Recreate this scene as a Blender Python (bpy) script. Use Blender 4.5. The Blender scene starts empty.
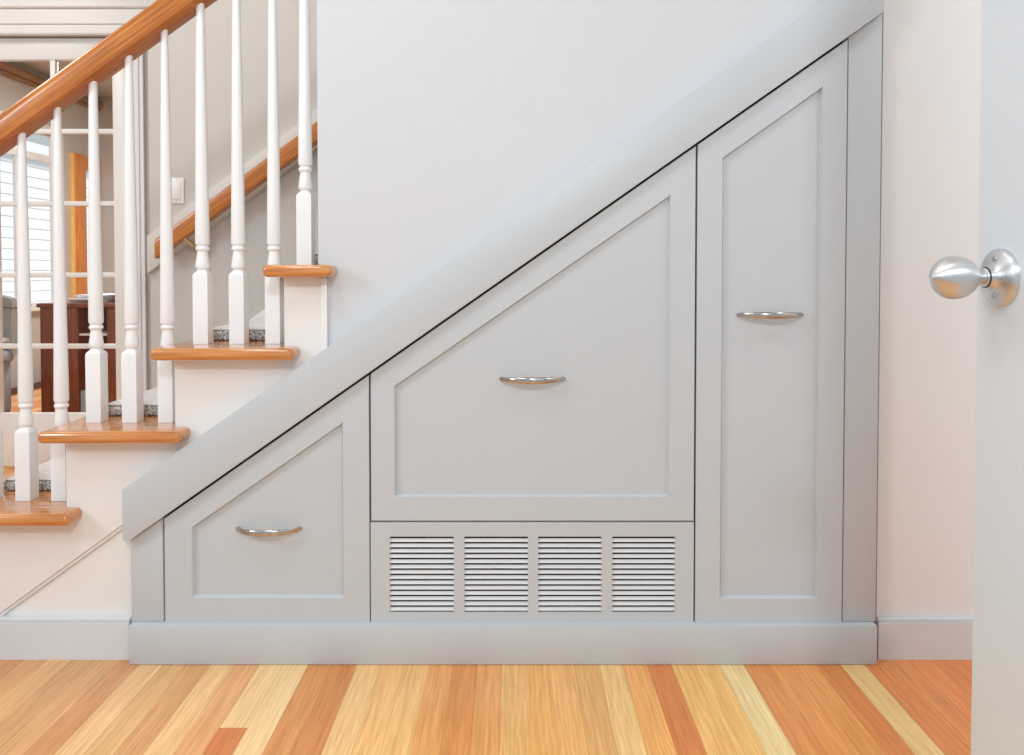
import bpy, bmesh, math, random
from mathutils import Vector, Matrix
random.seed(7)
sc = bpy.context.scene
COL = sc.collection

# ------------------------------------------------------------------ camera model
F = 768.0; CX = 512.0; HOR = 271.0
CAM_Y = -1.8; CAM_Z = 0.914
TH = 0.0244
PPY = HOR + F*math.tan(TH)
def ray(px, py):
    a = (px-CX)/F; b = (PPY-py)/F
    return Vector((a, math.cos(TH)+b*math.sin(TH), b*math.cos(TH)-math.sin(TH)))
def P(px, py, y):                      # point of the photograph's pixel on the plane Y = y
    r = ray(px, py); t = (y-CAM_Y)/r.y
    return Vector((r.x*t, y, CAM_Z+r.z*t))
def PXZ(px, py, y):
    p = P(px, py, y); return (p.x, p.z)
def PX(px, py, X):                     # ... on the plane X = const
    r = ray(px, py); t = X/r.x
    return Vector((X, CAM_Y+r.y*t, CAM_Z+r.z*t))

cam = bpy.data.cameras.new('camera'); co = bpy.data.objects.new('camera', cam); COL.objects.link(co)
cam.sensor_fit = 'HORIZONTAL'; cam.sensor_width = 36.0; cam.lens = F/1024*36.0
cam.shift_y = -(377.5-PPY)/1024.0
cam.clip_start = 0.02
co.location = (0, CAM_Y, CAM_Z); co.rotation_euler = (math.pi/2-TH, 0, 0)
sc.camera = co

# ------------------------------------------------------------------ materials
def lin(c):
    return tuple(((v/255.0)/12.92 if v/255.0 <= .04045 else ((v/255.0+.055)/1.055)**2.4) for v in c)
def new_mat(name):
    m = bpy.data.materials.new(name); m.use_nodes = True
    nt = m.node_tree; b = nt.nodes['Principled BSDF']
    return m, nt, b
def ramp(nt, stops):
    n = nt.nodes.new('ShaderNodeValToRGB'); e = n.color_ramp.elements
    e[0].position, e[0].color = stops[0][0], (*stops[0][1], 1)
    e[1].position, e[1].color = stops[-1][0], (*stops[-1][1], 1)
    for p, c in stops[1:-1]:
        k = e.new(p); k.color = (*c, 1)
    return n
def paint(name, col, rough=.45, var=.02, bump=.02, scale=60):
    m, nt, b = new_mat(name)
    tc = nt.nodes.new('ShaderNodeTexCoord')
    nz = nt.nodes.new('ShaderNodeTexNoise'); nz.inputs['Scale'].default_value = 3.0; nz.inputs['Detail'].default_value = 3
    nt.links.new(tc.outputs['Object'], nz.inputs['Vector'])
    rp = ramp(nt, [(.3, tuple(v*(1-var) for v in col)), (.7, tuple(min(1, v*(1+var)) for v in col))])
    nt.links.new(nz.outputs['Fac'], rp.inputs['Fac']); nt.links.new(rp.outputs['Color'], b.inputs['Base Color'])
    n2 = nt.nodes.new('ShaderNodeTexNoise'); n2.inputs['Scale'].default_value = scale; n2.inputs['Detail'].default_value = 2
    nt.links.new(tc.outputs['Object'], n2.inputs['Vector'])
    bp = nt.nodes.new('ShaderNodeBump'); bp.inputs['Strength'].default_value = bump; bp.inputs['Distance'].default_value = .01
    nt.links.new(n2.outputs['Fac'], bp.inputs['Height']); nt.links.new(bp.outputs['Normal'], b.inputs['Normal'])
    b.inputs['Roughness'].default_value = rough
    return m
def wood(name, dark, mid, light, rough=.3, sc_=(3, 60, 60), coat=.25):
    m, nt, b = new_mat(name)
    tc = nt.nodes.new('ShaderNodeTexCoord'); mp = nt.nodes.new('ShaderNodeMapping'); mp.inputs['Scale'].default_value = sc_
    nt.links.new(tc.outputs['Object'], mp.inputs['Vector'])
    nz = nt.nodes.new('ShaderNodeTexNoise'); nz.inputs['Scale'].default_value = 1.6; nz.inputs['Detail'].default_value = 6; nz.inputs['Roughness'].default_value = .65
    nz.inputs['Distortion'].default_value = .4
    nt.links.new(mp.outputs['Vector'], nz.inputs['Vector'])
    rp = ramp(nt, [(.28, dark), (.5, mid), (.74, light)])
    nt.links.new(nz.outputs['Fac'], rp.inputs['Fac']); nt.links.new(rp.outputs['Color'], b.inputs['Base Color'])
    b.inputs['Roughness'].default_value = rough; b.inputs['Coat Weight'].default_value = coat; b.inputs['Coat Roughness'].default_value = .07
    bp = nt.nodes.new('ShaderNodeBump'); bp.inputs['Strength'].default_value = .06; bp.inputs['Distance'].default_value = .002
    nt.links.new(nz.outputs['Fac'], bp.inputs['Height']); nt.links.new(bp.outputs['Normal'], b.inputs['Normal'])
    return m
def metal(name, col, rough, aniso=0.0, noise=0.0):
    m, nt, b = new_mat(name)
    b.inputs['Base Color'].default_value = (*col, 1); b.inputs['Metallic'].default_value = 1; b.inputs['Roughness'].default_value = rough
    b.inputs['Anisotropic'].default_value = aniso
    if noise:
        tc = nt.nodes.new('ShaderNodeTexCoord'); mp = nt.nodes.new('ShaderNodeMapping'); mp.inputs['Scale'].default_value = (400, 12, 12)
        nt.links.new(tc.outputs['Object'], mp.inputs['Vector'])
        nz = nt.nodes.new('ShaderNodeTexNoise'); nz.inputs['Scale'].default_value = 3
        nt.links.new(mp.outputs['Vector'], nz.inputs['Vector'])
        mr = nt.nodes.new('ShaderNodeMapRange'); mr.inputs['To Min'].default_value = rough-noise; mr.inputs['To Max'].default_value = rough+noise
        nt.links.new(nz.outputs['Fac'], mr.inputs['Value']); nt.links.new(mr.outputs['Result'], b.inputs['Roughness'])
    return m

M = {}
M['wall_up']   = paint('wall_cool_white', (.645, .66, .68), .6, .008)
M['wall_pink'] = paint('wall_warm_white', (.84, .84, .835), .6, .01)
M['wall_cream']= paint('wall_cream', (.84, .825, .795), .55, .01)
M['wall_taupe']= paint('wall_taupe', (.57, .54, .50), .6, .015)
M['board'] = paint('board_paint', (.63, .60, .56), .4, .01, .01)
M['ceil']      = paint('ceiling_white', (.86, .855, .85), .7)
M['cab']       = paint('cabinet_grey', (.556, .594, .622), .42, .008, .01)
M['base']      = paint('baseboard_grey', (.70, .73, .745), .42, .01, .01)
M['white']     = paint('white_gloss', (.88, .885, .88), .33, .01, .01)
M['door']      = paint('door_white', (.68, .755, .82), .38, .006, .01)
M['louvre']    = paint('louvre_lit_grey', (.74, .75, .755), .4, .005, 0)  # cabinet grey lightened: lamplight on the upturned blades put into the colour
M['dark']      = paint('dark_void', (.02, .02, .02), .8)
M['switch']    = paint('switch_white', (.86, .85, .83), .3, .005, 0)
M['screw']     = metal('screw_steel', (.5, .5, .5), .3)
M['oak']       = wood('honey_oak', lin((140, 74, 18)), lin((182, 106, 34)), lin((210, 138, 60)), .3, (3, 90, 90))
M['oak_tread'] = wood('tread_oak', lin((172, 100, 44)), lin((204, 132, 66)), lin((222, 158, 94)), .2, (3, 70, 70), 1.0)
M['oak_gold']  = wood('golden_oak', lin((190, 108, 40)), lin((222, 140, 60)), lin((240, 172, 92)), .35, (60, 60, 3))
M['oak_pale']  = wood('pale_oak', lin((236, 180, 100)), lin((250, 204, 130)), lin((255, 220, 156)), .35, (60, 60, 3))
M['beam']      = wood('brown_beam', lin((134, 94, 64)), lin((160, 118, 84)), lin((180, 140, 104)), .5, (60, 3, 60), 0)
M['cherry']    = wood('cherry', lin((104, 48, 30)), lin((136, 68, 46)), lin((158, 90, 64)), .35, (40, 40, 3))
M['nickel']    = metal('brushed_nickel', (.50, .48, .46), .17)
M['knobm']     = metal('satin_chrome', (.70, .72, .735), .40, .85)
M['knobm'].node_tree.nodes['Principled BSDF'].inputs['Anisotropic Rotation'].default_value = .25
_nt = M['knobm'].node_tree; _tg = _nt.nodes.new('ShaderNodeTangent'); _tg.direction_type = 'RADIAL'; _tg.axis = 'X'
_nt.links.new(_tg.outputs[0], _nt.nodes['Principled BSDF'].inputs['Tangent'])
M['brass']     = metal('brass', (.72, .55, .28), .25)
M['cab_shade']     = paint('cavity_shade', (.05, .045, .04), .8)  # unpainted brown taken near black, the cavity's shade in its colour
M['paper']     = paint('paper', (.85, .87, .92), .7, .03)
M['grey_uph']  = paint('grey_fabric', (.42, .42, .41), .9, .05, .2, 300)
M['blue_uph']  = paint('blue_grey_fabric', (.42, .47, .56), .9, .06, .2, 300)
M['navy']      = paint('navy_plastic', (.05, .06, .09), .5)
M['orange']    = paint('orange_card', lin((236, 168, 74)), .7, .05)
M['siding']    = paint('white_siding', (.9, .9, .9), .6)
# carpet
def carpet(name, stops):
    m, nt, b = new_mat(name)
    tc = nt.nodes.new('ShaderNodeTexCoord')
    vz = nt.nodes.new('ShaderNodeTexNoise'); vz.inputs['Scale'].default_value = 170; vz.inputs['Detail'].default_value = 3; vz.inputs['Roughness'].default_value = .7
    nt.links.new(tc.outputs['Object'], vz.inputs['Vector'])
    rp = ramp(nt, stops); nt.links.new(vz.outputs['Fac'], rp.inputs['Fac']); nt.links.new(rp.outputs['Color'], b.inputs['Base Color'])
    bp = nt.nodes.new('ShaderNodeBump'); bp.inputs['Strength'].default_value = .7; bp.inputs['Distance'].default_value = .006
    nt.links.new(vz.outputs['Fac'], bp.inputs['Height']); nt.links.new(bp.outputs['Normal'], b.inputs['Normal'])
    b.inputs['Roughness'].default_value = .95
    return m
M['pile'] = carpet('carpet_pile', [(.3, (.62, .61, .60)), (.7, (.93, .92, .91))])
M['fleck'] = carpet('carpet_fleck', [(.40, (.13, .12, .115)), (.5, (.42, .40, .385)), (.62, (.80, .78, .75))])
# glass
def glass(name):
    m, nt, b = new_mat(name)
    out = nt.nodes['Material Output']
    tr = nt.nodes.new('ShaderNodeBsdfTransparent'); gl = nt.nodes.new('ShaderNodeBsdfGlossy'); gl.inputs['Roughness'].default_value = .02
    lw = nt.nodes.new('ShaderNodeLayerWeight'); pw = nt.nodes.new('ShaderNodeMath'); pw.operation = 'POWER'; pw.inputs[1].default_value = 4.0
    fr = nt.nodes.new('ShaderNodeMath'); fr.operation = 'MULTIPLY_ADD'; fr.inputs[1].default_value = .4; fr.inputs[2].default_value = .015
    nt.links.new(lw.outputs['Facing'], pw.inputs[0]); nt.links.new(pw.outputs[0], fr.inputs[0])
    mx = nt.nodes.new('ShaderNodeMixShader')
    nt.links.new(fr.outputs[0], mx.inputs['Fac']); nt.links.new(tr.outputs[0], mx.inputs[1]); nt.links.new(gl.outputs[0], mx.inputs[2])
    nt.links.new(mx.outputs[0], out.inputs['Surface'])
    return m
M['glass'] = glass('clear_glass')

# ------------------------------------------------------------------ mesh helpers
def obj(name, bm, mat, parent=None, smooth=None, origin=None):
    bmesh.ops.recalc_face_normals(bm, faces=bm.faces)
    if origin is not None:
        bmesh.ops.translate(bm, verts=bm.verts, vec=-Vector(origin))
    me = bpy.data.meshes.new(name); bm.to_mesh(me); bm.free()
    me.materials.append(M[mat] if isinstance(mat, str) else mat)
    if smooth is not None:
        for p in me.polygons: p.use_smooth = True
        me.set_sharp_from_angle(angle=math.radians(smooth))
    o = bpy.data.objects.new(name, me); COL.objects.link(o)
    if origin is not None: o.location = origin
    if parent is not None:
        o.parent = parent
        # parents carry pure translations: keep the world place
        o.location = Vector(o.location) - world_loc(parent)
    return o
def world_loc(o):
    v = Vector(o.location)
    while o.parent: o = o.parent; v += Vector(o.location)
    return v
def thing(name, label, cat, loc=(0, 0, 0), group=None):
    o = bpy.data.objects.new(name, None); COL.objects.link(o); o.location = loc
    return tag(o, label, cat, group)
def tag(o, label, cat, group=None, kind=None):
    o['label'] = label; o['category'] = cat
    if group: o['group'] = group
    if kind: o['kind'] = kind
    return o
def struct(o, label=None, cat=None):
    o['kind'] = 'structure'
    if label: o['label'] = label
    if cat: o['category'] = cat
    return o
def box(bm, x0, x1, y0, y1, z0, z1, bev=0, seg=2):
    r = bmesh.ops.create_cube(bm, size=1)
    vs = r['verts']
    for v in vs:
        v.co = Vector((x0+(v.co.x+.5)*(x1-x0), y0+(v.co.y+.5)*(y1-y0), z0+(v.co.z+.5)*(z1-z0)))
    if bev:
        es = list({e for v in vs for e in v.link_edges})
        bmesh.ops.bevel(bm, geom=es, offset=bev, segments=seg, affect='EDGES', profile=.5)
def bx(x0, x1, y0, y1, z0, z1, bev=0, seg=2):
    bm = bmesh.new(); box(bm, x0, x1, y0, y1, z0, z1, bev, seg); return bm
def prism_xz(bm, pts, y0, y1, bev=0, seg=2):      # polygon in XZ, thickness along Y
    a = [bm.verts.new((x, y0, z)) for x, z in pts]; b = [bm.verts.new((x, y1, z)) for x, z in pts]
    n = len(pts); fs = [bm.faces.new(a), bm.faces.new(b[::-1])]
    for i in range(n):
        fs.append(bm.faces.new((a[i], b[i], b[(i+1) % n], a[(i+1) % n])))
    if bev:
        fe = [e for e in fs[0].edges]
        bmesh.ops.recalc_face_normals(bm, faces=bm.faces)
        bmesh.ops.bevel(bm, geom=fe, offset=bev, segments=seg, affect='EDGES', profile=.5)
    return bm
def prism_xy(bm, pts, z0, z1):
    a = [bm.verts.new((x, y, z0)) for x, y in pts]; b = [bm.verts.new((x, y, z1)) for x, y in pts]
    n = len(pts); bm.faces.new(a); bm.faces.new(b[::-1])
    for i in range(n): bm.faces.new((a[i], b[i], b[(i+1) % n], a[(i+1) % n]))
    return bm
def rings(bm, rs, close_ends=True, closed=True):   # loft a list of vertex rings
    vr = [[bm.verts.new(p) for p in r] for r in rs]
    n = len(vr[0])
    for i in range(len(vr)-1):
        for k in range(n if closed else n-1):
            bm.faces.new((vr[i][k], vr[i][(k+1) % n], vr[i+1][(k+1) % n], vr[i+1][k]))
    if close_ends:
        bm.faces.new(vr[0][::-1]); bm.faces.new(vr[-1])
    return bm
def lathe(bm, prof, origin, axis='Z', n=32):       # prof: (height, radius)
    o = Vector(origin); rs = []
    for h, r in prof:
        ring = []
        for k in range(n):
            t = 2*math.pi*k/n
            c, s = math.cos(t)*r, math.sin(t)*r
            ring.append(o + (Vector((c, s, h)) if axis == 'Z' else Vector((h, c, s))))
        rs.append(ring)
    return rings(bm, rs)
def lathe_y(bm, prof, origin, n=16):               # (distance towards the viewer, radius)
    o = Vector(origin)
    return rings(bm, [[o+Vector((math.cos(2*math.pi*k/n)*r, -h, math.sin(2*math.pi*k/n)*r)) for k in range(n)] for h, r in prof])
def inset_poly(pts, d):
    n = len(pts); out = []
    area = sum(pts[i][0]*pts[(i+1) % n][1]-pts[(i+1) % n][0]*pts[i][1] for i in range(n))
    s = 1 if area > 0 else -1
    L = []
    for i in range(n):
        p, q = Vector(pts[i]), Vector(pts[(i+1) % n]); e = (q-p).normalized(); nn = Vector((-e.y, e.x))*s
        L.append((p+nn*d, e))
    for i in range(n):
        p, e = L[i-1]; q, f = L[i]
        den = e.x*f.y-e.y*f.x
        t = ((q.x-p.x)*f.y-(q.y-p.y)*f.x)/den
        r = p+e*t; out.append((r.x, r.y))
    return out

# ------------------------------------------------------------------ floor
D0 = -0.0414                                     # cabinet plinth face
bw = 24.23*(D0-CAM_Y)/F*1.012
x_ref = P(865, 664, D0).x
cols = {   # boards counted leftwards from the pale board near the right wall
 0:(232,194,138),1:(200,124,68),2:(208,140,80),3:(204,134,76),4:(200,130,74),5:(242,214,162),6:(224,176,110),7:(222,172,106),
 8:(194,118,66),9:(216,156,96),10:(230,188,132),11:(204,156,102),12:(218,166,108),13:(214,160,98),14:(222,174,116),15:(206,146,92),
 16:(198,132,76),17:(206,146,90),18:(222,176,120),19:(218,170,114),20:(224,182,130),21:(190,124,72),22:(194,132,80),23:(234,198,150),
 24:(226,188,142),25:(206,152,106),26:(222,180,132),27:(196,146,100),28:(214,168,118),29:(226,182,136),30:(200,142,96),31:(206,156,110),
 32:(200,150,104),33:(212,164,114),34:(204,150,100),35:(196,136,90),36:(184,104,60),37:(190,116,70),38:(200,136,88),39:(196,128,80)}
RB = {-1:(204,126,70),-2:(206,130,74),-3:(208,128,72),-4:(200,122,68),-5:(204,124,70),-6:(198,118,64),-7:(196,116,62),-8:(190,108,58)}
cols.update(RB)
bm = bmesh.new()
lay = bm.loops.layers.float_color.new('plank'); 
uvl = bm.loops.layers.uv.new('seed')
FY0, FY1 = -2.6, 5.6
def quad(x0, x1, y0, y1, c, seed):
    vs = [bm.verts.new(p) for p in ((x0, y0, 0), (x1, y0, 0), (x1, y1, 0), (x0, y1, 0))]
    f = bm.faces.new(vs)
    for l in f.loops:
        l[lay] = (*[v*q*min(1.36, .93/max(lin(c))) for v, q in zip(lin(c), (1, .98, .86))], 1); l[uvl].uv = (seed, random.Random(seed).random()*0)
for k in range(-50, 80):
    x1 = x_ref-k*bw; x0 = x1-bw
    if x1 < -4.2 or x0 > 2.5: continue
    rr = random.Random(k*13+5)
    def rc():
        if k in cols and False: return cols[k]
        base = rr.choice([(206,144,90),(216,164,108),(198,130,76),(222,178,124),(204,136,80)]); return base
    c = cols.get(k, rc())
    if k >= 28: c = tuple(v*.93 for v in c)
    # board ends: in front of and far behind the visible strip
    j0 = -1.62+rr.uniform(-.25, .1); j1 = rr.uniform(.5, 1.6)
    cuts = [FY0, j0, j1, j1+rr.uniform(1.2, 1.8), FY1]
    cc = [rc(), c, rc(), rc()]
    if k == 24:
        cuts = [FY0, P(230, 728, 0).y, .9, 2.2, FY1]
        r = ray(230, 728); t = -CAM_Z/r.z; cuts[1] = CAM_Y+r.y*t
        cc = [(190,114,64), c, rc(), rc()]
    for i in range(4):
        quad(x0+.00014, x1-.00014, cuts[i]+.0003, cuts[i+1]-.0003, cc[i], (k*7+i*3) % 97 + .5)
# dark bed just below the boards shows in the joints
m, nt, b = new_mat('plank_floor')
at = nt.nodes.new('ShaderNodeVertexColor'); at.layer_name = 'plank'
uv = nt.nodes.new('ShaderNodeUVMap'); uv.uv_map = 'seed'
tc = nt.nodes.new('ShaderNodeTexCoord'); mp = nt.nodes.new('ShaderNodeMapping'); mp.inputs['Scale'].default_value = (230, 7, 1)
sx = nt.nodes.new('ShaderNodeSeparateXYZ'); nt.links.new(uv.outputs['UV'], sx.inputs[0])
cx = nt.nodes.new('ShaderNodeCombineXYZ'); ml = nt.nodes.new('ShaderNodeMath'); ml.operation = 'MULTIPLY'; ml.inputs[1].default_value = 3.7
nt.links.new(sx.outputs['X'], ml.inputs[0]); nt.links.new(ml.outputs[0], cx.inputs['Z']); nt.links.new(ml.outputs[0], cx.inputs['Y'])
nt.links.new(tc.outputs['Object'], mp.inputs['Vector'])
ad = nt.nodes.new('ShaderNodeVectorMath'); ad.operation = 'ADD'
nt.links.new(mp.outputs['Vector'], ad.inputs[0]); nt.links.new(cx.outputs[0], ad.inputs[1])
nz = nt.nodes.new('ShaderNodeTexNoise'); nz.inputs['Scale'].default_value = 1.0; nz.inputs['Detail'].default_value = 5; nz.inputs['Roughness'].default_value = .6; nz.inputs['Distortion'].default_value = .6
nt.links.new(ad.outputs[0], nz.inputs['Vector'])
# broad cathedral figure
mp2 = nt.nodes.new('ShaderNodeMapping'); mp2.inputs['Scale'].default_value = (38, 2.2, 1)
nt.links.new(tc.outputs['Object'], mp2.inputs['Vector'])
ad2 = nt.nodes.new('ShaderNodeVectorMath'); ad2.operation = 'ADD'
nt.links.new(mp2.outputs['Vector'], ad2.inputs[0]); nt.links.new(cx.outputs[0], ad2.inputs[1])
n2 = nt.nodes.new('ShaderNodeTexNoise'); n2.inputs['Scale'].default_value = 1.0; n2.inputs['Detail'].default_value = 2; n2.inputs['Distortion'].default_value = 1.0
nt.links.new(ad2.outputs[0], n2.inputs['Vector'])
m1 = nt.nodes.new('ShaderNodeMapRange'); m1.inputs['From Min'].default_value = .3; m1.inputs['From Max'].default_value = .7; m1.inputs['To Min'].default_value = .78; m1.inputs['To Max'].default_value = 1.22
m2 = nt.nodes.new('ShaderNodeMapRange'); m2.inputs['From Min'].default_value = .3; m2.inputs['From Max'].default_value = .7; m2.inputs['To Min'].default_value = .92; m2.inputs['To Max'].default_value = 1.07
nt.links.new(nz.outputs['Fac'], m1.inputs['Value']); nt.links.new(n2.outputs['Fac'], m2.inputs['Value'])
mm = nt.nodes.new('ShaderNodeMath'); mm.operation = 'MULTIPLY'; nt.links.new(m1.outputs[0], mm.inputs[0]); nt.links.new(m2.outputs[0], mm.inputs[1])
gr_ = nt.nodes.new('ShaderNodeCombineXYZ')
for ch_, ex_ in (('X', .75), ('Y', 1.05), ('Z', 1.4)):
    pw_ = nt.nodes.new('ShaderNodeMath'); pw_.operation = 'POWER'; pw_.inputs[1].default_value = ex_
    nt.links.new(mm.outputs[0], pw_.inputs[0]); nt.links.new(pw_.outputs[0], gr_.inputs[ch_])
mixg = nt.nodes.new('ShaderNodeVectorMath'); mixg.operation = 'MULTIPLY'
nt.links.new(at.outputs['Color'], mixg.inputs[0]); nt.links.new(gr_.outputs[0], mixg.inputs[1])
nt.links.new(mixg.outputs[0], b.inputs['Base Color'])
b.inputs['Roughness'].default_value = .32; b.inputs['Coat Weight'].default_value = .15; b.inputs['Coat Roughness'].default_value = .2
bp = nt.nodes.new('ShaderNodeBump'); bp.inputs['Strength'].default_value = .05; bp.inputs['Distance'].default_value = .002
nt.links.new(nz.outputs['Fac'], bp.inputs['Height']); nt.links.new(bp.outputs['Normal'], b.inputs['Normal'])
M['floor'] = m
# body of the floor under the boards
M['bed'] = paint('floor_bed', lin((92, 52, 28)), .8)
me_floor = None
r_ = bmesh.ops.create_cube(bm, size=1)
for v in r_['verts']:
    v.co = Vector((-4.2+(v.co.x+.5)*6.75, FY0+(v.co.y+.5)*(FY1-FY0), -.05+(v.co.z+.5)*.049))
bed_faces = {f.index for f in bm.faces if False}
nb = len(bm.faces)
floor = obj('floor', bm, 'floor'); floor.data.materials.append(M['bed'])
for p in floor.data.polygons[-6:]: p.material_index = 1
struct(floor, 'honey oak strip floor running towards the cabinet', 'floor')

# ------------------------------------------------------------------ staircase numbers
YN = -0.06                                       # outer face of the return nosings
n2_, n3_, n4_ = P(151, 359.5, YN), P(38.5, 442.6, YN), P(38.5-112.3, 526, YN)   # lower edges of three nosings
GO = .2585; RISE = (n2_.z-n4_.z)/2
TT = .0285; OV = .034
NX3, NZ3 = n3_.x-.007, (n2_.z+n3_.z+n4_.z)/3+TT-.004
def nose(k):                                     # k = 1 top visible .. 5 the lowest
    return (NX3-(k-3)*GO, NZ3-(k-3)*RISE)
WALL_L = P(317.5, 140, 0).x                      # free end of the wall above the stairs
Y_FAR = .95
X_ST = P(327, 320, 0).x

stair = thing('staircase', 'white open-sided staircase with honey oak treads climbing to the right', 'staircase', (nose(3)[0], .4, 0))
for k in range(1, 6):
    xl, z = nose(k)
    xr_ret = xl+GO+OV+.036
    xi = xl+GO+OV
    if k == 1:
        pr = P(331, 270, YN).x
        we = WALL_L-.0015
        pts = [(xl, YN), (pr, YN), (pr, -.002), (we, -.002), (we, .12), (xi, .12), (xi, Y_FAR-.002), (xl, Y_FAR-.002)]
    else:
        pts = [(xl, YN), (xr_ret, YN), (xr_ret, -.002), (xi, -.002), (xi, Y_FAR-.002), (xl, Y_FAR-.002)]
    bm = bmesh.new(); prism_xy(bm, pts, z-TT, z)
    # bull-nose the front and the returned end, top and bottom
    bm.edges.ensure_lookup_table()
    es = []
    for e in bm.edges:
        a, b2 = e.verts[0].co, e.verts[1].co
        horiz = abs(a.z-b2.z) < 1e-6
        mx_, my_ = (a.x+b2.x)/2, (a.y+b2.y)/2
        if horiz and (abs(a.x-xl) < 1e-6 and abs(b2.x-xl) < 1e-6): es.append(e)
        elif horiz and abs(a.y-YN) < 1e-6 and abs(b2.y-YN) < 1e-6: es.append(e)
        elif horiz and abs(a.x-pts[1][0]) < 1e-6 and abs(b2.x-pts[1][0]) < 1e-6: es.append(e)
        elif not horiz and abs(a.y-YN) < 1e-6: es.append(e)
    bmesh.ops.bevel(bm, geom=es, offset=.0115, segments=5, affect='EDGES', profile=.5)
    obj('tread', bm, 'oak_tread', stair, 35, (xl, 0, z))
    # riser under this tread
    zb = 0 if k == 5 else nose(k+1)[1]
    obj('riser', bx(xl+OV, xl+OV+.018, .03, Y_FAR-.002, zb+.0005, z-TT-.0005), 'white', stair, 35, (xl+OV, 0, zb))
# cut stringer
def diag(px): return 525+(122-px)*.7213          # lower edge of the stringer board
XL = -2.3
def line_z(x):                                   # world line through two photo points
    a, b2 = P(122, 525, 0), P(0, 613, 0)
    return a.z+(x-a.x)*(a.z-b2.z)/(a.x-b2.x)
pts = []
pts.append((X_ST, line_z(X_ST)))
z1 = nose(1)[1]
pts.append((X_ST, z1-TT-.0005))
for k in range(1, 6):
    xl, z = nose(k); xr = xl+OV
    pts.append((xr, z-TT-.0005))
    if k < 5:
        pts.append((xr, nose(k+1)[1]-TT-.0005))
xl5 = nose(5)[0]+OV
zlow = max(0.0, line_z(xl5))
pts.append((xl5, zlow if zlow > 0 else .0))
if line_z(xl5) < 0:
    a, b2 = P(122, 525, 0), P(0, 613, 0)
    x0 = a.x-(a.z)*(a.x-b2.x)/(a.z-b2.z)
    pts.append((x0, 0))
bm = bmesh.new(); prism_xz(bm, pts, 0.0, .028)
obj('stringer', bm, 'wall_cream', stair, None, (nose(3)[0], 0, 0))
# moulded bead along the lower edge of the stringer
sl = math.hypot(1, .7213)
xa = max(XL, P(122, 525, 0).x-P(122, 525, 0).z/.72)
pts = [(xa, line_z(xa)), (X_ST-.3, line_z(X_ST-.3)), (X_ST-.3, line_z(X_ST-.3)-.011), (xa, line_z(xa)-.011)]
bm = bmesh.new(); prism_xz(bm, pts, .0035, .012, .002)
obj('bead', bm, 'wall_cream', stair, None, (nose(3)[0], 0, 0))
# corner strip below the top tread
xs0, xs1 = P(321.5, 320, 0).x, P(328, 320, 0).x
obj('corner_strip', bx(xs0, xs1, -.008, -.0005, P(325, 360, 0).z, z1-TT-.001, .002), 'white', stair, 30, (xs0, 0, .5))
# skirt board on the far side
bm = bmesh.new()
s3x, s3z = nose(5)
pts = [(s3x+OV, 0.001), (s3x+OV, s3z+.11), (s3x+OV+GO*6.5, s3z+.11+RISE*6.5), (s3x+OV+GO*6.5, s3z+RISE*6.5-.2)]
prism_xz(bm, pts, Y_FAR-.0015, Y_FAR+.012)
obj('skirt_board', bm, 'white', stair, None, (nose(3)[0], Y_FAR, 0))

# ------------------------------------------------------------------ carpet pads on the treads
mat_labels = {1: 'grey flecked carpet pad on the topmost visible oak tread',
              2: 'grey flecked carpet pad on the second oak tread from the top',
              3: 'grey flecked carpet pad on the third oak tread from the top',
              4: 'grey flecked carpet pad on the fourth oak tread from the top'}
for k in (1, 2, 3, 4):
    xl, z = nose(k)
    t = thing('stair_carpet', mat_labels[k], 'carpet', (xl+.06, .15, z), 'carpet pads on the stair treads')
    x0, x1 = xl+.055, xl+GO+OV-.003
    obj('pile_edge', bx(x0, x1, .128, .90, z+.0006, z+.026, .006, 2), 'fleck', t, 50, (x0, .128, z))
    obj('pile_top', bx(x0+.003, x1-.001, .131, .897, z+.026, z+.032, .004, 2), 'pile', t, 50, (x0, .128, z))

# ------------------------------------------------------------------ railing
railing = thing('stair_railing', 'near railing of white turned balusters under a honey oak handrail', 'railing', (nose(3)[0], .063, 0))
YB = .063
SL = .712
a0 = P(22.7, 134, YB)
def under(x): return a0.z+(x-a0.x)*SL
# handrail
prof = [(-.027, 0), (-.0325, .003), (-.034, .012), (-.034, .034), (-.0325, .047), (-.026, .056), (-.013, .061), (0, .0625)]
prof = prof+[(-y, z) for y, z in prof[-2::-1]]
ang = math.atan(SL); ca = math.cos(ang)
R = Matrix.Rotation(-ang, 4, 'Y'); Ri = R.inverted()
org = Vector((a0.x, YB, a0.z))
def rail_mesh(org, slope, x0, x1, prof, nseg=1):
    an = math.atan(slope); Rm = Matrix.Rotation(-an, 4, 'Y').inverted(); c = math.cos(an)
    bm = bmesh.new(); rs = []
    for x in (x0, x1):
        rs.append([Rm @ (Vector((x, org.y+y, org.z+(x-org.x)*slope+z/c))-org) for y, z in prof])
    rings(bm, rs); return bm, -an
bm, rot = rail_mesh(org, SL, -1.95, WALL_L-.001, prof)
hr = obj('handrail', bm, 'oak', railing, 40); hr.location = org-world_loc(railing); hr.rotation_euler = (0, rot, 0)
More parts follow.
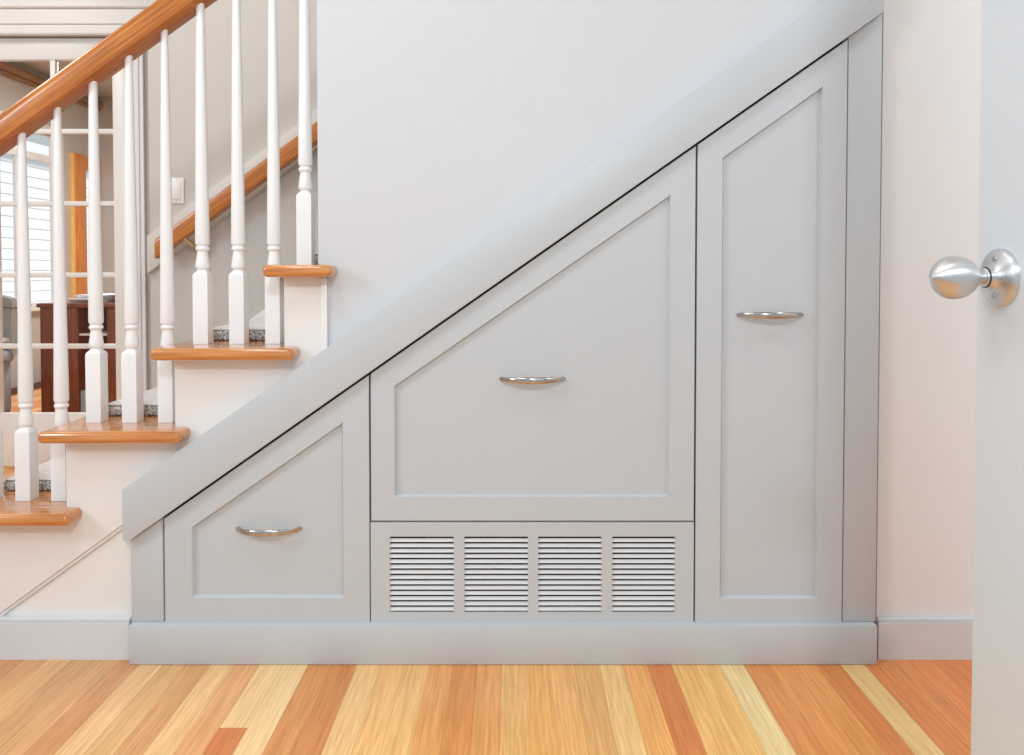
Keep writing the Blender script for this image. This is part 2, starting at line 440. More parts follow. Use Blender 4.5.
# balusters
def baluster(xc, zt):
    bm = bmesh.new(); N = 32; rs = []
    def ring(h, r, sq=0.0):
        out = []
        for i in range(N):
            t = 2*math.pi*i/N+math.pi/4
            c, s = math.cos(t), math.sin(t)
            q = r/max(abs(c), abs(s))
            rr = q*sq+r*(1-sq)
            out.append((xc+c*rr, YB+s*rr, zt+h))
        return out
    hs = .0178
    pr = [(0, hs, 1), (.164, hs, 1), (.169, .0172, .8), (.174, .0148, .35), (.178, .0118, 0), (.1805, .0126, 0), (.1825, .0154, 0), (.186, .0164, 0),
          (.191, .0164, 0), (.205, .0146, 0), (.220, .0124, 0), (.2235, .0122, 0), (.2255, .0150, 0), (.2295, .0164, 0), (.2335, .0150, 0), (.2355, .0132, 0),
          (.238, .0132, 0), (.2395, .0158, 0), (.2450, .0168, 0)]
    for h, r, s in pr: rs.append(ring(h, r, s))
    top = under(xc)-zt+.004
    for i in range(1, 9):
        h = .245+(top-.245)*i/8
        rs.append(ring(h, .0168-(h-.245)*.0126))
    rings(bm, rs); return bm
xb3 = [P(97.4, 322, YB).x, P(131.8, 322, YB).x, P(166.8, 322, YB).x]
sp = .0868
xmid = xb3[1]
for k, js in ((5, (2,)), (4, (0, 1, 2)), (3, (0, 1, 2)), (2, (0, 1, 2)), (1, (0,))):
    for j in js:
        x = xmid+(j-1)*sp-(k-3)*3*sp-(.010 if k == 1 else 0)
        zt = nose(k)[1]+.0005
        obj('baluster', baluster(x, zt), 'white', railing, 32, (x, YB, zt))

# ------------------------------------------------------------------ walls round the stairs and cabinet
def trim_low(px): return 542.5+(126.5-px)*(542.5-13)/(882-126.5)
def trim_up(px): return 490+(122-px)*490/704.0
YT = -.040                                       # face of the sloped board
XR = P(880, 300, 0).x
def wline(f, px0, px1, y):
    a, b2 = P(px0, f(px0), y), P(px1, f(px1), y)
    return lambda x: a.z+(x-a.x)*(b2.z-a.z)/(b2.x-a.x)
zu = wline(lambda p: (trim_low(p)+trim_up(p))/2, 200, 800, 0)
HC = 2.6
# wall above the sloped board, with its free end at the stairs
bm = bmesh.new()
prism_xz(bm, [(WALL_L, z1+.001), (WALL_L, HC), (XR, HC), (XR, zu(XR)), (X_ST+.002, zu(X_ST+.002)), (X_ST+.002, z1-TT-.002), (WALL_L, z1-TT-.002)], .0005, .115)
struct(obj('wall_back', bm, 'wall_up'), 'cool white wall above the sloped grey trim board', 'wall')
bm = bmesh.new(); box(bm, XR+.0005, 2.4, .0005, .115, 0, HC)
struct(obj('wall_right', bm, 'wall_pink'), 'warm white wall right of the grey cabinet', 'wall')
# wall panel below the stringer
XC = P(131, 580, -.02).x
bm = bmesh.new()
xz0 = P(122, 525, 0).x-P(122, 525, 0).z/.7213
prism_xz(bm, [(xz0+.02, 0), (XC+.01, 0), (XC+.01, line_z(XC+.01)-.012), (xz0+.02, line_z(xz0+.02)-.012)], .0085, .05)
struct(obj('wall_left', bm, 'wall_cream'), 'cream wall panel below the diagonal stringer bead', 'wall')
# baseboards
zb_l = P(60, 619.3, -.015).z
bm = bmesh.new(); box(bm, -2.3, P(128, 640, -.015).x+.002, -.015, .008, 0, zb_l-.008, 0); box(bm, -2.3, P(128, 640, -.015).x+.002, -.010, .008, zb_l-.0079, zb_l, .002)
struct(obj('baseboard_left', bm, 'base'))
bm = bmesh.new(); box(bm, P(878, 640, -.015).x+.001, 2.4, -.015, 0, 0, zb_l-.008, 0); box(bm, P(878, 640, -.015).x+.001, 2.4, -.010, 0, zb_l-.0079, zb_l, .002)
struct(obj('baseboard_right', bm, 'base'))

# ------------------------------------------------------------------ cabinet under the stairs
YF = -.022; YD = -.0245                          # frame face, drawer faces
cab = thing('under_stair_cabinet', 'pale grey built-in storage cabinet filling the triangle under the stairs', 'cabinet', (.1, 0, 0))
O = (.1, 0, 0)
zl = wline(trim_low, 200, 800, YT)               # underside of sloped board
zt_ = wline(trim_up, 200, 800, YT)
xa, xb = P(122, 515, YT).x, P(884.5, 12, YT).x
xk = P(127, 542, YT).x
bm = bmesh.new()
prism_xz(bm, [(xa, zt_(xa)), (xa, zl(xk)+.003), (xk, zl(xk)), (xb, zl(xb)), (xb, zt_(xb))], YT, -.001, .0015)
obj('sloped_trim', bm, 'cab', cab, 30, O)
# plinth
px0, px1 = P(128.5, 645, D0).x, P(877.5, 645, D0).x
zp = P(500, 625.5, D0).z
bm = bmesh.new(); box(bm, px0, px1, D0, -.001, 0.0005, zp, .003, 2)
obj('plinth', bm, 'cab', cab, 30, O)
# stiles of the face frame
xs = {n: P(n, 400, YF).x for n in (131, 162.6)}
fl, fr = P(131, 580, YF).x, P(163.2, 580, YF).x
bm = bmesh.new(); prism_xz(bm, [(fl, zp+.0005), (fr, zp+.0005), (fr, zl(fr)-.001), (fl, zl(fl)-.001)], YF, -.001, .001)
obj('face_frame_stile', bm, 'cab', cab, 30, O)
gl, gr = P(845.9, 300, YF).x, P(879.3, 300, YF).x
bm = bmesh.new(); prism_xz(bm, [(gl, zp+.0005), (gr, zp+.0005), (gr, zl(gr)-.001), (gl, zl(gl)-.001)], YF, -.001, .001)
obj('face_frame_stile', bm, 'cab', cab, 30, O)
# brown interior sheet close behind the fronts, blackened with the cavity's shade
bm = bmesh.new(); prism_xz(bm, [(fr-.002, zp+.001), (gl+.002, zp+.001), (gl+.002, zl(gl)+.03), (fr-.002, zl(fr)+.03)], .010, .016)
obj('shade_backing', bm, 'cab_shade', cab, None, O)

def shaker(name, label, outer, inner, handle_c, hlabel):
    """framed front: outer and inner outlines in XZ"""
    bm = bmesh.new()
    y0, y1, yr = YD, YD+.021, YD+.0105
    n = len(outer)
    sl2 = inset_poly(inner, .0044); oo = inset_poly(outer, .0014)
    def lay_(pts, y): return [bm.verts.new((x, y, z)) for x, z in pts]
    L = [lay_(outer, y1), lay_(outer, y0+.0014), lay_(oo, y0), lay_(inner, y0), lay_(sl2, yr), lay_(sl2, y1)]
    for i in range(5):
        for k in range(n): bm.faces.new((L[i][k], L[i][(k+1) % n], L[i+1][(k+1) % n], L[i+1][k]))
    for k in range(n): bm.faces.new((L[5][k], L[5][(k+1) % n], L[0][(k+1) % n], L[0][k]))
    c = (sum(p[0] for p in outer)/n, YD, sum(p[1] for p in outer)/n)
    d = obj(name, bm, 'cab', cab, None, c)
    if label: d['label'] = label
    bm = bmesh.new(); prism_xz(bm, inset_poly(inner, .0045), yr-.0005, y1-.002)
    obj('inset_panel', bm, 'cab', d, None, c)
    # bow handle: two feet and an arched strap leaning back below
    hx, hz = handle_c
    bm = bmesh.new(); rs = []; W = .0745
    NS = 32
    for i in range(NS+1):
        t = -1+2*i/NS; u = 1-t*t
        x = hx+W*t
        yc = yr-.0045-.032*(u**.8)                       # centre line of the arched bar
        h = .0038+.0044*u; th = .0034+.0008*u
        # the bar turns with the arch: its section stays square to the path near the feet
        sx_ = t*abs(t)*.004
        ring = [(x+sx_*math.cos(a), yc+math.cos(a)*th, hz+math.sin(a)*h) for a in [2*math.pi*k/16 for k in range(16)]]
        rs.append(ring)
    rings(bm, rs)
    for sg in (-1, 1):                                   # mounting feet
        lathe_y(bm, [(0, .0052), (.0035, .0046), (.006, .0036)], (hx+sg*(W-.0035), yr-.0003, hz))
    ho = obj('handle', bm, 'nickel', d, 50, (hx, yr, hz)); ho['label'] = hlabel
    return d

def wx(px, py): return P(px, py, YD).x
zg = lambda x: zl(x)-.0056                       # door tops: below the sloped board
zbot = P(500, 622.6, YD).z
# left drawer front
L0, R0 = wx(164.6, 570), wx(369.3, 500)
il, ir, ib = wx(192, 560), wx(343.3, 510), P(270, 598, YD).z
pa, pb = P(192, 527, YD), P(343, 422.3, YD)
def seg(a, b): return lambda x: a.z+(x-a.x)*(b.z-a.z)/(b.x-a.x)
zi = seg(pa, pb)
h3 = P(268.7, 530.5, YD+.008)
shaker('drawer_front', 'smallest lowest drawer front, at the left', [(L0, zbot), (R0, zbot), (R0, zg(R0)), (L0, zg(L0))],
       [(il, ib), (ir, ib), (ir, zi(ir)), (il, zi(il))], (h3.x, P(268.5, 529.8, YD).z), 'polished nickel bow handle')
# middle drawer front
L1, R1 = wx(370.8, 450), wx(694.9, 330)
zm = P(530, 521, YD).z
il, ir, ib = wx(394.3, 440), wx(670, 340), P(530, 497, YD).z
pa, pb = P(394.3, 386, YD), P(670.2, 195, YD)
zi = seg(pa, pb)
h2 = P(532.6, 378.8, YD+.008)
shaker('drawer_front', 'large middle drawer front with a sloping top', [(L1, zm), (R1, zm), (R1, zg(R1)), (L1, zg(L1))],
       [(il, ib), (ir, ib), (ir, zi(ir)), (il, zi(il))], (h2.x, h2.z), 'polished nickel bow handle')
# tall door
L2, R2 = wx(696.4, 400), wx(845.2, 300)
il, ir, ib = wx(721, 400), wx(820.7, 330), P(770, 599, YD).z
pa, pb = P(722, 158, YD), P(822, 87, YD)
zi = seg(pa, pb)
h1 = P(770.3, 314.6, YD+.008)
shaker('cabinet_door', 'tall door front with a sloping top', [(L2, zbot), (R2, zbot), (R2, zg(R2)), (L2, zg(L2))],
       [(il, ib), (ir, ib), (ir, zi(ir)), (il, zi(il))], (h1.x, h1.z), 'polished nickel bow handle')
# vent panel with four louvre banks
V0, V1 = wx(370.8, 570), wx(693.6, 570); vz0, vz1 = zbot, P(530, 522.4, YD).z
bank = [(389.7, 453.8), (464.3, 528), (538.2, 601.6), (612.2, 675)]
bz1, bz0 = P(530, 536.6, YD).z, P(530, 612.2, YD).z
xsb = [(wx(a, 570), wx(b2, 570)) for a, b2 in bank]
bm = bmesh.new(); y0, y1 = YD, YD+.018
box(bm, V0, V1, y0, y1, bz1, vz1); box(bm, V0, V1, y0, y1, vz0, bz0)
ed = [V0]+[v for p in xsb for v in p]+[V1]
for i in range(0, len(ed), 2): box(bm, ed[i], ed[i+1], y0, y1, bz0, bz1)
bmesh.ops.remove_doubles(bm, verts=bm.verts, dist=1e-5)
# drop the faces where the strips meet
cnt = {}
for f in bm.faces:
    key = tuple(round(c, 5) for c in f.calc_center_median()); cnt.setdefault(key, []).append(f)
vent = obj('vent_panel', bm, 'cab', cab, None, ((V0+V1)/2, YD, (vz0+vz1)/2)); vent['label'] = 'grille panel with four banks of horizontal slots'
pitch = (bz1-bz0)/14.3
for x0, x1 in xsb:
    bm = bmesh.new()
    for i in range(14):
        zc = bz0+pitch*(i+.30)
        zlo, zhi = zc-.0002, zc+pitch*.52
        # blade: sloping up and back
        pts = [(y0+.0008, zlo), (y0+.0062, zhi), (y0+.0076, zhi-.0008), (y0+.0022, zlo-.0004)]
        a = [bm.verts.new((x0-.002, y, z)) for y, z in pts]; b2 = [bm.verts.new((x1+.002, y, z)) for y, z in pts]
        bm.faces.new(a[::-1]); bm.faces.new(b2)
        for q in range(4): bm.faces.new((a[q], a[(q+1) % 4], b2[(q+1) % 4], b2[q]))
    obj('louvre_bank', bm, 'louvre', vent, None, ((x0+x1)/2, YD, (bz0+bz1)/2))

# ------------------------------------------------------------------ stairwell wall, far handrail, switch
XE = P(148.5, 250, Y_FAR).x
bm = bmesh.new(); box(bm, XE, 1.6, Y_FAR+.013, Y_FAR+.11, 0, HC)
struct(obj('wall_stairwell', bm, 'wall_taupe'), 'taupe wall behind the balusters on the far side of the stairs', 'wall')
YR = Y_FAR-.065
wr = thing('wall_handrail', 'honey oak handrail fixed on a white board along the stairwell wall', 'handrail', (XE, Y_FAR, .9))
p0, p1 = P(171.5, 226, YR-.02), P(317, 120, YR-.02)
s2 = (p1.z-p0.z)/(p1.x-p0.x)
prof2 = [(-.018, 0), (-.0215, .003), (-.0225, .012), (-.0225, .040), (-.0205, .050), (-.014, .055), (0, .057)]
prof2 = prof2+[(-y, z) for y, z in prof2[-2::-1]]
org2 = Vector((p0.x, YR, p0.z-.057/math.cos(math.atan(s2))))
xs0 = P(157.5, 240, YR).x
bm, rot = rail_mesh(org2, s2, xs0, WALL_L+.5, prof2)
r2 = obj('rail', bm, 'oak', wr, 40); r2.location = org2-world_loc(wr); r2.rotation_euler = (0, rot, 0)
q0, q1 = P(146.5, 236, Y_FAR-.006), P(317, 109.5, Y_FAR-.006)
sb = (q1.z-q0.z)/(q1.x-q0.x)
w_ = .145
xe = WALL_L+.6
bm = bmesh.new(); prism_xz(bm, [(q0.x, q0.z-.135), (q0.x, q0.z), (xe, q0.z+(xe-q0.x)*sb), (xe, q0.z+(xe-q0.x)*sb-.135)], Y_FAR-.006, Y_FAR+.0125, .003)
obj('backing_board', bm, 'board', wr, 30, (q0.x, Y_FAR, q0.z))
# bracket: arm from the board up to the rail, saddle under the rail
def tube(path, rad, n=10):
    bm = bmesh.new(); rs = []
    for i, p in enumerate(path):
        p = Vector(p); d = (Vector(path[min(i+1, len(path)-1)])-Vector(path[max(i-1, 0)])).normalized()
        u = d.cross(Vector((0, 0, 1)));
        if u.length < 1e-3: u = d.cross(Vector((1, 0, 0)))
        u.normalize(); v = d.cross(u)
        rr = rad[i] if isinstance(rad, (list, tuple)) else rad
        rs.append([p+(u*math.cos(2*math.pi*k/n)+v*math.sin(2*math.pi*k/n))*rr for k in range(n)])
    rings(bm, rs); return bm
for bxp in (186,):
    pb_ = P(bxp, 236.5, YR); pw = P(bxp+11.5, 248, Y_FAR-.012)
    zr = org2.z+(pb_.x-org2.x)*s2
    path = [(pb_.x-.004, YR, zr+.001), (pb_.x+.003, YR+.006, zr-.010), (pb_.x+.020, YR+.022, zr-.026), (pb_.x+.040, Y_FAR-.016, zr-.042), (pb_.x+.043, Y_FAR-.0065, zr-.043)]
    bm = tube(path, [.009, .0075, .007, .008, .015])
    bo = obj('bracket', bm, 'brass', wr, 50, (pb_.x, YR, zr)); bo['label'] = 'brass bracket'
    bm = bx(pb_.x-.022, pb_.x+.022, YR-.010, YR+.010, -.003, 0)
    for v in bm.verts: v.co.z += zr+(v.co.x-pb_.x)*s2+.0008
    obj('saddle', bm, 'brass', bo, None, (pb_.x, YR, zr))
# light switch
sp0, sp1 = P(168.2, 177.5, Y_FAR), P(183, 203.3, Y_FAR)
sw = thing('light_switch', 'white wall switch plate above the end of the far handrail', 'switch', ((sp0.x+sp1.x)/2, Y_FAR+.013, (sp0.z+sp1.z)/2))
so = world_loc(sw)
yb_ = Y_FAR+.0128
obj('plate', bx(sp0.x, sp1.x, yb_-.006, yb_, sp1.z, sp0.z, .0025), 'switch', sw, 30, so)
cxs, czs = so.x, so.z
obj('rocker', bx(cxs-.0155, cxs+.0155, yb_-.009, yb_-.006, czs-.032, czs+.032, .0015), 'switch', sw, 30, so)
for dz in (-.0405, .0405):
    bm = bmesh.new(); bmesh.ops.create_cone(bm, cap_ends=True, segments=12, radius1=.0028, radius2=.0024, depth=.0014, matrix=Matrix.Translation((cxs, yb_-.0065, czs+dz)) @ Matrix.Rotation(math.pi/2, 4, 'X'))
    obj('screw', bm, 'screw', sw, 40, so)

# ------------------------------------------------------------------ open door with knob at the right
DX = .566
rose = PX(1001.5, 277.5, DX)
d0 = PX(973.6, 500, DX).y
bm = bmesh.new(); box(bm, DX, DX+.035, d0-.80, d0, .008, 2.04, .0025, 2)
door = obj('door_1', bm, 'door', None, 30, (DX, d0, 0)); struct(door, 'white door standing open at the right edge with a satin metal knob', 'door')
# knob set
def lathe_x(bm, prof, c, n=48):
    return lathe(bm, [(-h, r) for h, r in prof], c, 'X', n)
bm = bmesh.new()
lathe_x(bm, [(0, .0335), (.003, .0338), (.0058, .0325), (.0075, .029), (.0084, .022), (.0094, .0165), (.0115, .0128), (.0145, .0106), (.0185, .0100)], rose)
ro = obj('door_rose', bm, 'knobm', door, 45, rose); ro['label'] = 'round satin metal rose'
for a in (math.radians(128), math.radians(232)):
    # the two fixing screws on the side of the rose nearer the latch edge
    cy, cz = rose.y, rose.z+math.copysign(.0215, math.sin(a))
    bm = bmesh.new(); bmesh.ops.create_cone(bm, cap_ends=True, segments=16, radius1=.0036, radius2=.0030, depth=.0026, matrix=Matrix.Translation((rose.x-.0084, cy, cz)) @ Matrix.Rotation(-math.pi/2, 4, 'Y'))
    so_ = obj('screw', bm, 'screw', ro, 40, rose)
bm = bmesh.new()
lathe_x(bm, [(.01855, .0121), (.0196, .0121)], rose)
obj('gap_shade_ring', bm, 'dark', ro, 40, rose)  # solid black ring painting the shade of the gap behind the cap
bm = bmesh.new()
kp = [(.01965, .0110), (.0207, .0112), (.0213, .0106), (.0216, .0076), (.0268, .0071), (.0285, .0088), (.0325, .0140), (.0375, .0190), (.0435, .0228), (.0500, .0248), (.0560, .0254), (.0620, .0246), (.0680, .0220), (.0735, .0176), (.0772, .0126), (.0797, .0072), (.0810, .0028), (.0813, .0006)]
lathe_x(bm, kp, rose)
ko = obj('door_knob', bm, 'knobm', door, 60, rose); ko['label'] = 'egg-shaped satin metal knob'

# ------------------------------------------------------------------ hall behind the stairs: french door and its wall
YG = 1.74
def G(px, py): return P(px, py, YG)
dx1 = G(123.5, 250).x; lx = .263                 # right edge of the door leaf
gx1 = G(114.3, 250).x
zb0 = .012
ztop = G(60, 38).z
zlines = [G(80, y).z for y in (59.5, 131, 203.5, 275, 346.5, 413.5)]
gw = G(114.3, 250).x-G(54.5, 250).x               # one pane plus half a bar
gx0 = gx1-3*gw
dx0 = gx0-.09
fd = bpy.data.objects.new('door_2', None); COL.objects.link(fd); fd.location = ((dx0+dx1)/2, YG, 0)
struct(fd, 'white french door with rows of panes behind the balusters', 'door')
bm = bmesh.new(); y0, y1 = YG, YG+.035
box(bm, dx0, gx0, y0, y1, zb0, ztop, .002); box(bm, gx1, dx1+.03, y0, y1, zb0, ztop, .002)
box(bm, gx0, gx1, y0, y1, zb0, zlines[5], .002); box(bm, gx0, gx1, y0, y1, zlines[0], ztop, .002)
obj('door_frame', bm, 'white', fd, 30, (dx0, YG, 0))
mw = .0125
for z in zlines[1:5]:
    obj('muntin', bx(gx0, gx1, y0+.004, y1-.004, z-mw*.9, z+mw*.9, .004, 2), 'white', fd, 40, (gx0, YG, z))
for i in (1, 2):
    xm = gx0+gw*i
    obj('muntin', bx(xm-mw, xm+mw, y0+.003, y1-.003, zlines[5], zlines[0], .004, 2), 'white', fd, 40, (xm, YG, zlines[5]))
for i in range(3):
    for j in range(5):
        xa_, xb_ = gx0+gw*i, gx0+gw*(i+1)
        obj('pane', bx(xa_, xb_, YG+.015, YG+.019, zlines[j+1], zlines[j]), 'glass', fd, None, (xa_, YG, zlines[j+1]))
# wall with the opening, casing and cornice
XW0, XW1 = -4.1, 1.6
zh = ztop+.004
bm = bmesh.new(); ya, yb2 = YG-.03, YG+.09
box(bm, XW0, dx0-.006, ya, yb2, 0, HC); box(bm, dx1+.036, XW1, ya, yb2, 0, HC); box(bm, dx0-.006, dx1+.036, ya, yb2, zh, HC)
struct(obj('wall_hall', bm, 'wall_taupe'), 'pale wall around the french door', 'wall')
cw = .085
bm = bmesh.new()
for x0, x1 in ((dx0-.006-cw, dx0-.004), (dx1+.034, dx1+.036+cw)):
    box(bm, x0, x1, ya-.018, ya-.0005, .001, zh, .003)
    box(bm, x0+.018, x1-.018, ya-.024, ya-.0175, .001, zh, .003)
struct(obj('trim_1', bm, 'white'))
# layered cornice across the head
bm = bmesh.new()
zc = [G(40, y).z for y in (60, 38, 28, 13, 4.5)]
xL, xR2 = dx0-.2, dx1+.036+cw+.05
box(bm, xL, xR2, ya-.020, ya-.0005, zh+.0005, zc[1]+.004, .002)
box(bm, xL, xR2, ya-.024, ya-.0005, zc[1]+.0041, zc[2], .004)
box(bm, xL, xR2, ya-.030, ya-.0005, zc[2]+.0001, zc[3], .003)
box(bm, xL-.02, xR2+.02, ya-.046, ya-.0005, zc[3]+.0001, zc[4], .008, 3)
struct(obj('trim_2', bm, 'white'))

# ------------------------------------------------------------------ office beyond the french door
XO = -3.9
wB0, wB1 = PX(-40, 200, XO).y, PX(57, 200, XO).y
ztr = PX(40, 156.5, XO).z                        # transom bar
zsill = .62
zcr = PX(40, 84, XO).z                           # crown line
HO = zcr+.09
Yb = 5.45
bm = bmesh.new()
X0, X1 = XO-.05, XO
dB0, dB1 = PX(80.5, 200, XO).y, PX(96.5, 200, XO).y
zhead = PX(86, 170, XO).z
ztt = ztr+.20
box(bm, X0, X1, YG+.09, wB0, 0, HO); box(bm, X0, X1, wB0, wB1, 0, zsill); box(bm, X0, X1, wB0, wB1, ztt, HO)
box(bm, X0, X1, wB1, dB0, 0, HO); box(bm, X0, X1, dB0, dB1, zhead, HO); box(bm, X0, X1, dB1, Yb, 0, HO)
struct(obj('wall_office_left', bm, 'wall_taupe'))
bm = bmesh.new(); box(bm, X0, 0, Yb, Yb+.1, 0, HO)
struct(obj('wall_office_back', bm, 'wall_taupe'))
bm = bmesh.new(); box(bm, -.1, 0, YG+.09, Yb, 0, HO)
struct(obj('wall_office_right', bm, 'wall_taupe'))
bm = bmesh.new(); box(bm, X0, 0, YG+.09, Yb+.1, HO, HO+.06)
struct(obj('ceiling_office', bm, 'wall_taupe'))
bm = bmesh.new(); box(bm, XO, XO+.07, YG+.09, Yb, zcr-.02, zcr+.03, .012, 3); box(bm, XO, XO+.04, YG+.09, Yb, zcr-.05, zcr-.0205, .01, 3)
struct(obj('trim_3', bm, 'beam'), 'brown wooden crown moulding in the room beyond the french door', 'moulding')
# window 1
w1 = bpy.data.objects.new('window_1', None); COL.objects.link(w1); w1.location = (XO, (wB0+wB1)/2, zsill); struct(w1)
bm = bmesh.new(); f = .03
box(bm, XO-.045, XO-.02, wB0, wB0+f, zsill, ztt); box(bm, XO-.045, XO-.02, wB1-f, wB1, zsill, ztt)
box(bm, XO-.045, XO-.02, wB0+f, wB1-f, zsill, zsill+f); box(bm, XO-.045, XO-.02, wB0+f, wB1-f, ztt-f*.6, ztt); box(bm, XO-.046, XO-.015, wB0+f, wB1-f, ztr-.03, ztr+.025)
ym = (PX(17, 200, XO).y+PX(28, 200, XO).y)/2
box(bm, XO-.044, XO-.021, ym-.05, ym+.05, zsill+f, ztr-.03)
obj('window_frame', bm, 'white', w1, None, (XO, wB0, zsill))
bm = bmesh.new(); box(bm, XO-.034, XO-.031, wB0+f, wB1-f, zsill+f, ztt-f*.6)
obj('pane', bm, 'glass', w1, None, (XO, wB0, zsill))
bm = bmesh.new()
cz = .075
box(bm, XO, XO+.02, wB1, wB1+cz, zsill-.1, ztt+cz, .003); box(bm, XO, XO+.02, wB0-cz, wB0, zsill-.1, ztt+cz, .003); box(bm, XO, XO+.02, wB0, wB1, ztt, ztt+cz, .003); box(bm, XO, XO+.05, wB0-cz, wB1+cz, zsill-.03, zsill, .003)
obj('window_casing', bm, 'white', w1, 30, (XO, wB0, zsill))
# glazed opening 2 with golden oak casing
w2 = bpy.data.objects.new('door_3', None); COL.objects.link(w2); w2.location = (XO, dB0, 0); struct(w2, 'golden oak framed opening in the room beyond the french door', 'door')
c0, c1, c2 = PX(65, 200, XO).y, PX(72, 200, XO).y, PX(80.5, 200, XO).y
bm = bmesh.new(); box(bm, XO, XO+.03, c0+.06, c1, 0.001, zhead+.12, .004)
co_ = obj('casing', bm, 'oak_pale', w2, 30, (XO, c0, 0)); co_['label'] = 'paler oak board'
bm = bmesh.new(); box(bm, XO, XO+.055, c1+.001, c2, 0.001, zhead+.12, .004)
obj('casing', bm, 'oak_gold', w2, 30, (XO, c1, 0))
bm = bmesh.new(); box(bm, XO, XO+.03, c2+.001, dB1+.12, zhead, zhead+.12, .004); box(bm, XO, XO+.03, dB1, dB1+.12, .001, zhead-.0005, .004)
obj('casing', bm, 'oak_gold', w2, 30, (XO, c2, 0))
bm = bmesh.new(); box(bm, XO-.034, XO-.031, dB0, dB1, .05, zhead)
obj('pane', bm, 'glass', w2, None, (XO, dB0, 0))
# neighbouring house wall seen through the window
XS = -7.2
hs_ = thing('neighbouring_house', 'white clapboard house wall seen through the window beyond the stairs', 'house', (XS, 9, 0))
bm = bmesh.new(); n = 17; ex = .155
for i in range(n):
    z0 = i*ex
    pts = [(XS, z0), (XS+.022, z0), (XS+.006, z0+ex), (XS, z0+ex)]
    prism_xz(bm, pts, 3.0, 16.0)
obj('clapboard_wall', bm, 'siding', hs_, None, (XS, 9, 0))
bm = bmesh.new(); box(bm, XS-.1, XS+.18, 3.0, 16.0, n*ex+.002, n*ex+.16)
obj('eave', bm, 'siding', hs_, None, (XS, 9, n*ex))
bm = bmesh.new(); box(bm, -12, XO-.13, 1.0, 16.5, -.3, -.02)
M['lawn'] = paint('pale_paving', (.55, .54, .52), .9, .1)
struct(obj('ground', bm, 'lawn'))

# desk
YDk = 2.75
def K(px, py): return P(px, py, YDk)
zd = K(60, 303.5).z
xd0, xd1 = K(36, 303).x, K(76, 303).x; xd2, xd3 = K(105, 303).x, K(126, 303).x
dk = thing('desk', 'dark cherry wood desk seen through the french door panes', 'desk', (xd0, YDk, 0))
O3 = (xd0, YDk, 0)
dd = .62
obj('pedestal', bx(xd0+.012, xd1, YDk+.015, YDk+dd, .06, zd-.0255, .004), 'cherry', dk, 30, O3)
obj('pedestal', bx(xd2, xd3-.012, YDk+.015, YDk+dd, .06, zd-.0255, .004), 'cherry', dk, 30, O3)
for x0, x1 in ((xd0+.03, xd1-.02), (xd2+.02, xd3-.03)):
    obj('plinth', bx(x0, x1, YDk+.05, YDk+dd-.03, .0005, .0595), 'cherry', dk, None, O3)
obj('desktop', bx(xd0, xd3, YDk, YDk+dd+.02, zd-.025, zd, .005), 'cherry', dk, 30, O3)
obj('modesty_panel', bx(xd1+.0005, xd2-.0005, YDk+.30, YDk+.32, .28, zd-.026), 'cherry', dk, None, O3)
zs = K(90, 334).z
sh = obj('keyboard_shelf', bx(xd1+.0005, xd2-.0005, YDk+.03, YDk+.29, zs-.012, zs), 'white', dk, None, O3); sh['label'] = 'pale pull-out shelf'
# things on and under the desk
bm = bmesh.new()
pxa, pxb = K(66.5, 300).x, K(92, 300).x
for q, (ax, ay, dx_, dy_, hh, an) in enumerate(((.0, .10, .21, .28, .016, .1), (.03, .04, .20, .27, .010, -.18), (.01, .09, .19, .26, .013, .3), (.05, .07, .20, .27, .008, -.05))):
    b_ = bx(-dx_/2, dx_/2, -dy_/2, dy_/2, 0, hh, .001)
    mm_ = Matrix.Translation(((pxa+pxb)/2+ax-.02, YDk+.15+ay, zd+.0005+sum((.0165, .0105, .0135, .0085)[:q]))) @ Matrix.Rotation(an, 4, 'Z')
    t_ = bpy.data.meshes.new('tmp'); b_.transform(mm_); b_.to_mesh(t_); b_.free(); bm.from_mesh(t_); bpy.data.meshes.remove(t_)
pa = tag(obj('paper_stack', bm, 'paper', None, 30), 'loose stack of white papers on the cherry desk', 'papers')
tb = tag(obj('storage_box', bx(K(80, 290).x, K(91, 290).x, YDk+.44, YDk+.57, zd+.0005, zd+.115, .004), 'orange', None, 30), 'small orange box behind the papers on the desk', 'box')
nb_ = tag(obj('desk_phone', bx(K(107, 290).x, K(117, 290).x, YDk+.1, YDk+.25, zd+.0005, zd+.10, .012), 'navy', None, 30), 'dark navy object standing at the right of the desk', 'object')
nb_.name = 'desk_organizer'
zc0 = P(80, 391, YDk+.25).z
bn = tag(obj('storage_bin', bx(xd1+.006, xd1+.09, YDk+.02, YDk+.28, .0005, .20, .006), 'blue_uph', None, 30), 'blue grey bin on the floor in the desk kneehole', 'bin')

# chair at the left edge
YC = 2.6
def Q(px, py): return P(px, py, YC)
cxr = Q(20, 320).x; cw_ = .50; cx0 = cxr-cw_
ch = thing('upholstered_chair', 'grey upholstered chair beyond the french door at the left edge', 'chair', ((cx0+cxr)/2, YC, 0))
O4 = ((cx0+cxr)/2, YC, 0)
zt1 = Q(10, 294).z; zsb = Q(10, 347).z
def curved_back(z0, z1, x0, x1, y, th, bow=.05):
    bm = bmesh.new(); rs = []; N = 16
    for i in range(N+1):
        t = -1+2*i/N; x = (x0+x1)/2+(x1-x0)/2*t; yy = y+bow*(1-t*t)-bow
        top = z1-.02*t*t*t*t
        rs.append([(x, yy-th*.3, z0), (x, yy-th*.5, (z0+top)/2), (x, yy-th*.3, top-.01), (x, yy, top), (x, yy+th*.4, top-.01), (x, yy+th*.5, z0)])
    rings(bm, rs); return bm
obj('backrest', curved_back(.44, zt1, cx0, cxr, YC, .06), 'grey_uph', ch, 50, O4)
bz = Q(10, 305.5).z
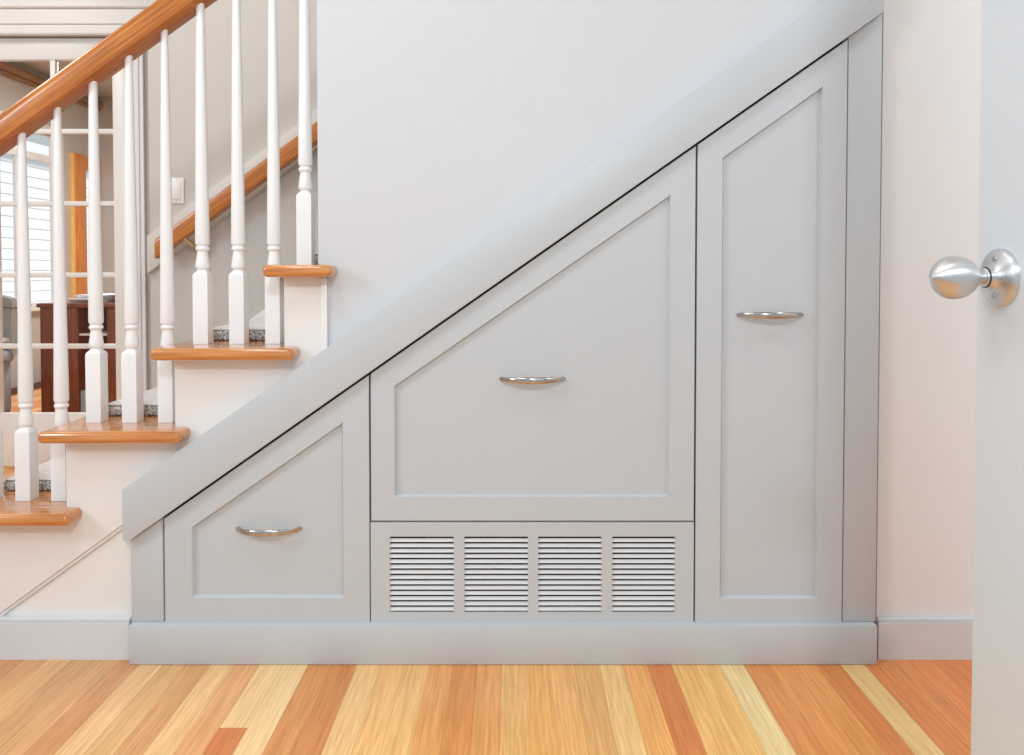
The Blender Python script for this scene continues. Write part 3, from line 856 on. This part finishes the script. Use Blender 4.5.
obj('wood_band', curved_back(bz-.011, bz+.011, cx0-.002, cxr+.002, YC, .075), 'cherry', ch, 50, O4)
obj('seat', bx(cx0+.01, cxr-.01, YC-.50, YC-.03, .40, .47, .02, 3), 'blue_uph', ch, 40, O4)
obj('seat_skirt', bx(cx0+.03, cxr-.03, YC-.47, YC-.035, .12, .3995, .01), 'blue_uph', ch, 40, O4)
za = Q(8, 339).z
for x in (cx0+.03, cxr-.03):
    ao = obj('armrest', tube([(x, YC-.02, za-.02), (x, YC-.05, za), (x, YC-.25, za+.005), (x, YC-.38, za-.015), (x, YC-.40, .46)], [.014, .018, .018, .016, .014]), 'white', ch, 50, O4)
for x in (cx0+.05, cxr-.05):
    for y in (YC-.06, YC-.44):
        obj('leg', tube([(x, y, .12), (x, y, .0006)], [.022, .015]), 'cherry', ch, 50, O4)

# ------------------------------------------------------------------ hall shell
bm = bmesh.new(); box(bm, -4.2, 2.5, -2.6, YG-.03, HC, HC+.08)
struct(obj('ceiling', bm, 'ceil'))
bm = bmesh.new(); box(bm, 2.4, 2.5, -2.6, YG+.09, 0, HC)
struct(obj('wall_side', bm, 'wall_pink'))
bm = bmesh.new(); box(bm, -4.2, -4.1, -2.6, YG-.03, 0, HC)
struct(obj('wall_far_left', bm, 'wall_cream'))

# ------------------------------------------------------------------ light
w = bpy.data.worlds.new('world'); sc.world = w; w.use_nodes = True
bg = w.node_tree.nodes['Background']; bg.inputs['Color'].default_value = (.83, .93, 1, 1); bg.inputs['Strength'].default_value = .62
def area(name, loc, size, power, col=(1, 1, 1), rot=(0, 0, 0), sy=None):
    l = bpy.data.lights.new(name, 'AREA'); l.energy = power; l.color = col; l.shape = 'RECTANGLE'; l.size = size; l.size_y = sy or size
    o = bpy.data.objects.new(name, l); COL.objects.link(o); o.location = loc; o.rotation_euler = rot
    return o
area('hall_ceiling_lamp', (-.9, -1.05, 2.55), .55, 11, (.86, .94, 1))
area('front_room_lamp', (.12, -3.3, 2.4), .34, 31, (.875, .945, 1), (math.radians(62), 0, 0))
area('left_side_fill', (-3.0, -1.75, 2.05), .9, 30, (.83, .935, 1), (0, math.radians(-78), 0), .7)  # added raking light from the left, free in the hall; no window there
area('right_wall_fill', (1.7, -1.0, 2.55), .5, 9, (.86, .94, 1))  # fill added to brighten the right wall, no known fixture
area('stair_fill', (-1.0, .2, 2.5), .5, 7, (1, .97, .92))  # light added over the stairs, its source unseen
area('back_hall_fill', (-2.6, .6, 2.55), .6, 13, (1, .97, .92))  # added fill that lifts the cornice and the french door wall
area('office_fill', (-2.3, 3.6, HO-.03), .6, 62, (.98, .98, .97))  # invented source brightening the room beyond the french door
sun = bpy.data.lights.new('sun', 'SUN'); sun.energy = 2.6; sun.angle = .3
so = bpy.data.objects.new('sun', sun); COL.objects.link(so); so.rotation_euler = (math.radians(-12), math.radians(48), 0)

sc.view_settings.view_transform = 'Standard'; sc.view_settings.look = 'None'
sc.view_settings.gamma = 1; sc.view_settings.use_curve_mapping = False
sc.view_settings.exposure = 0.05
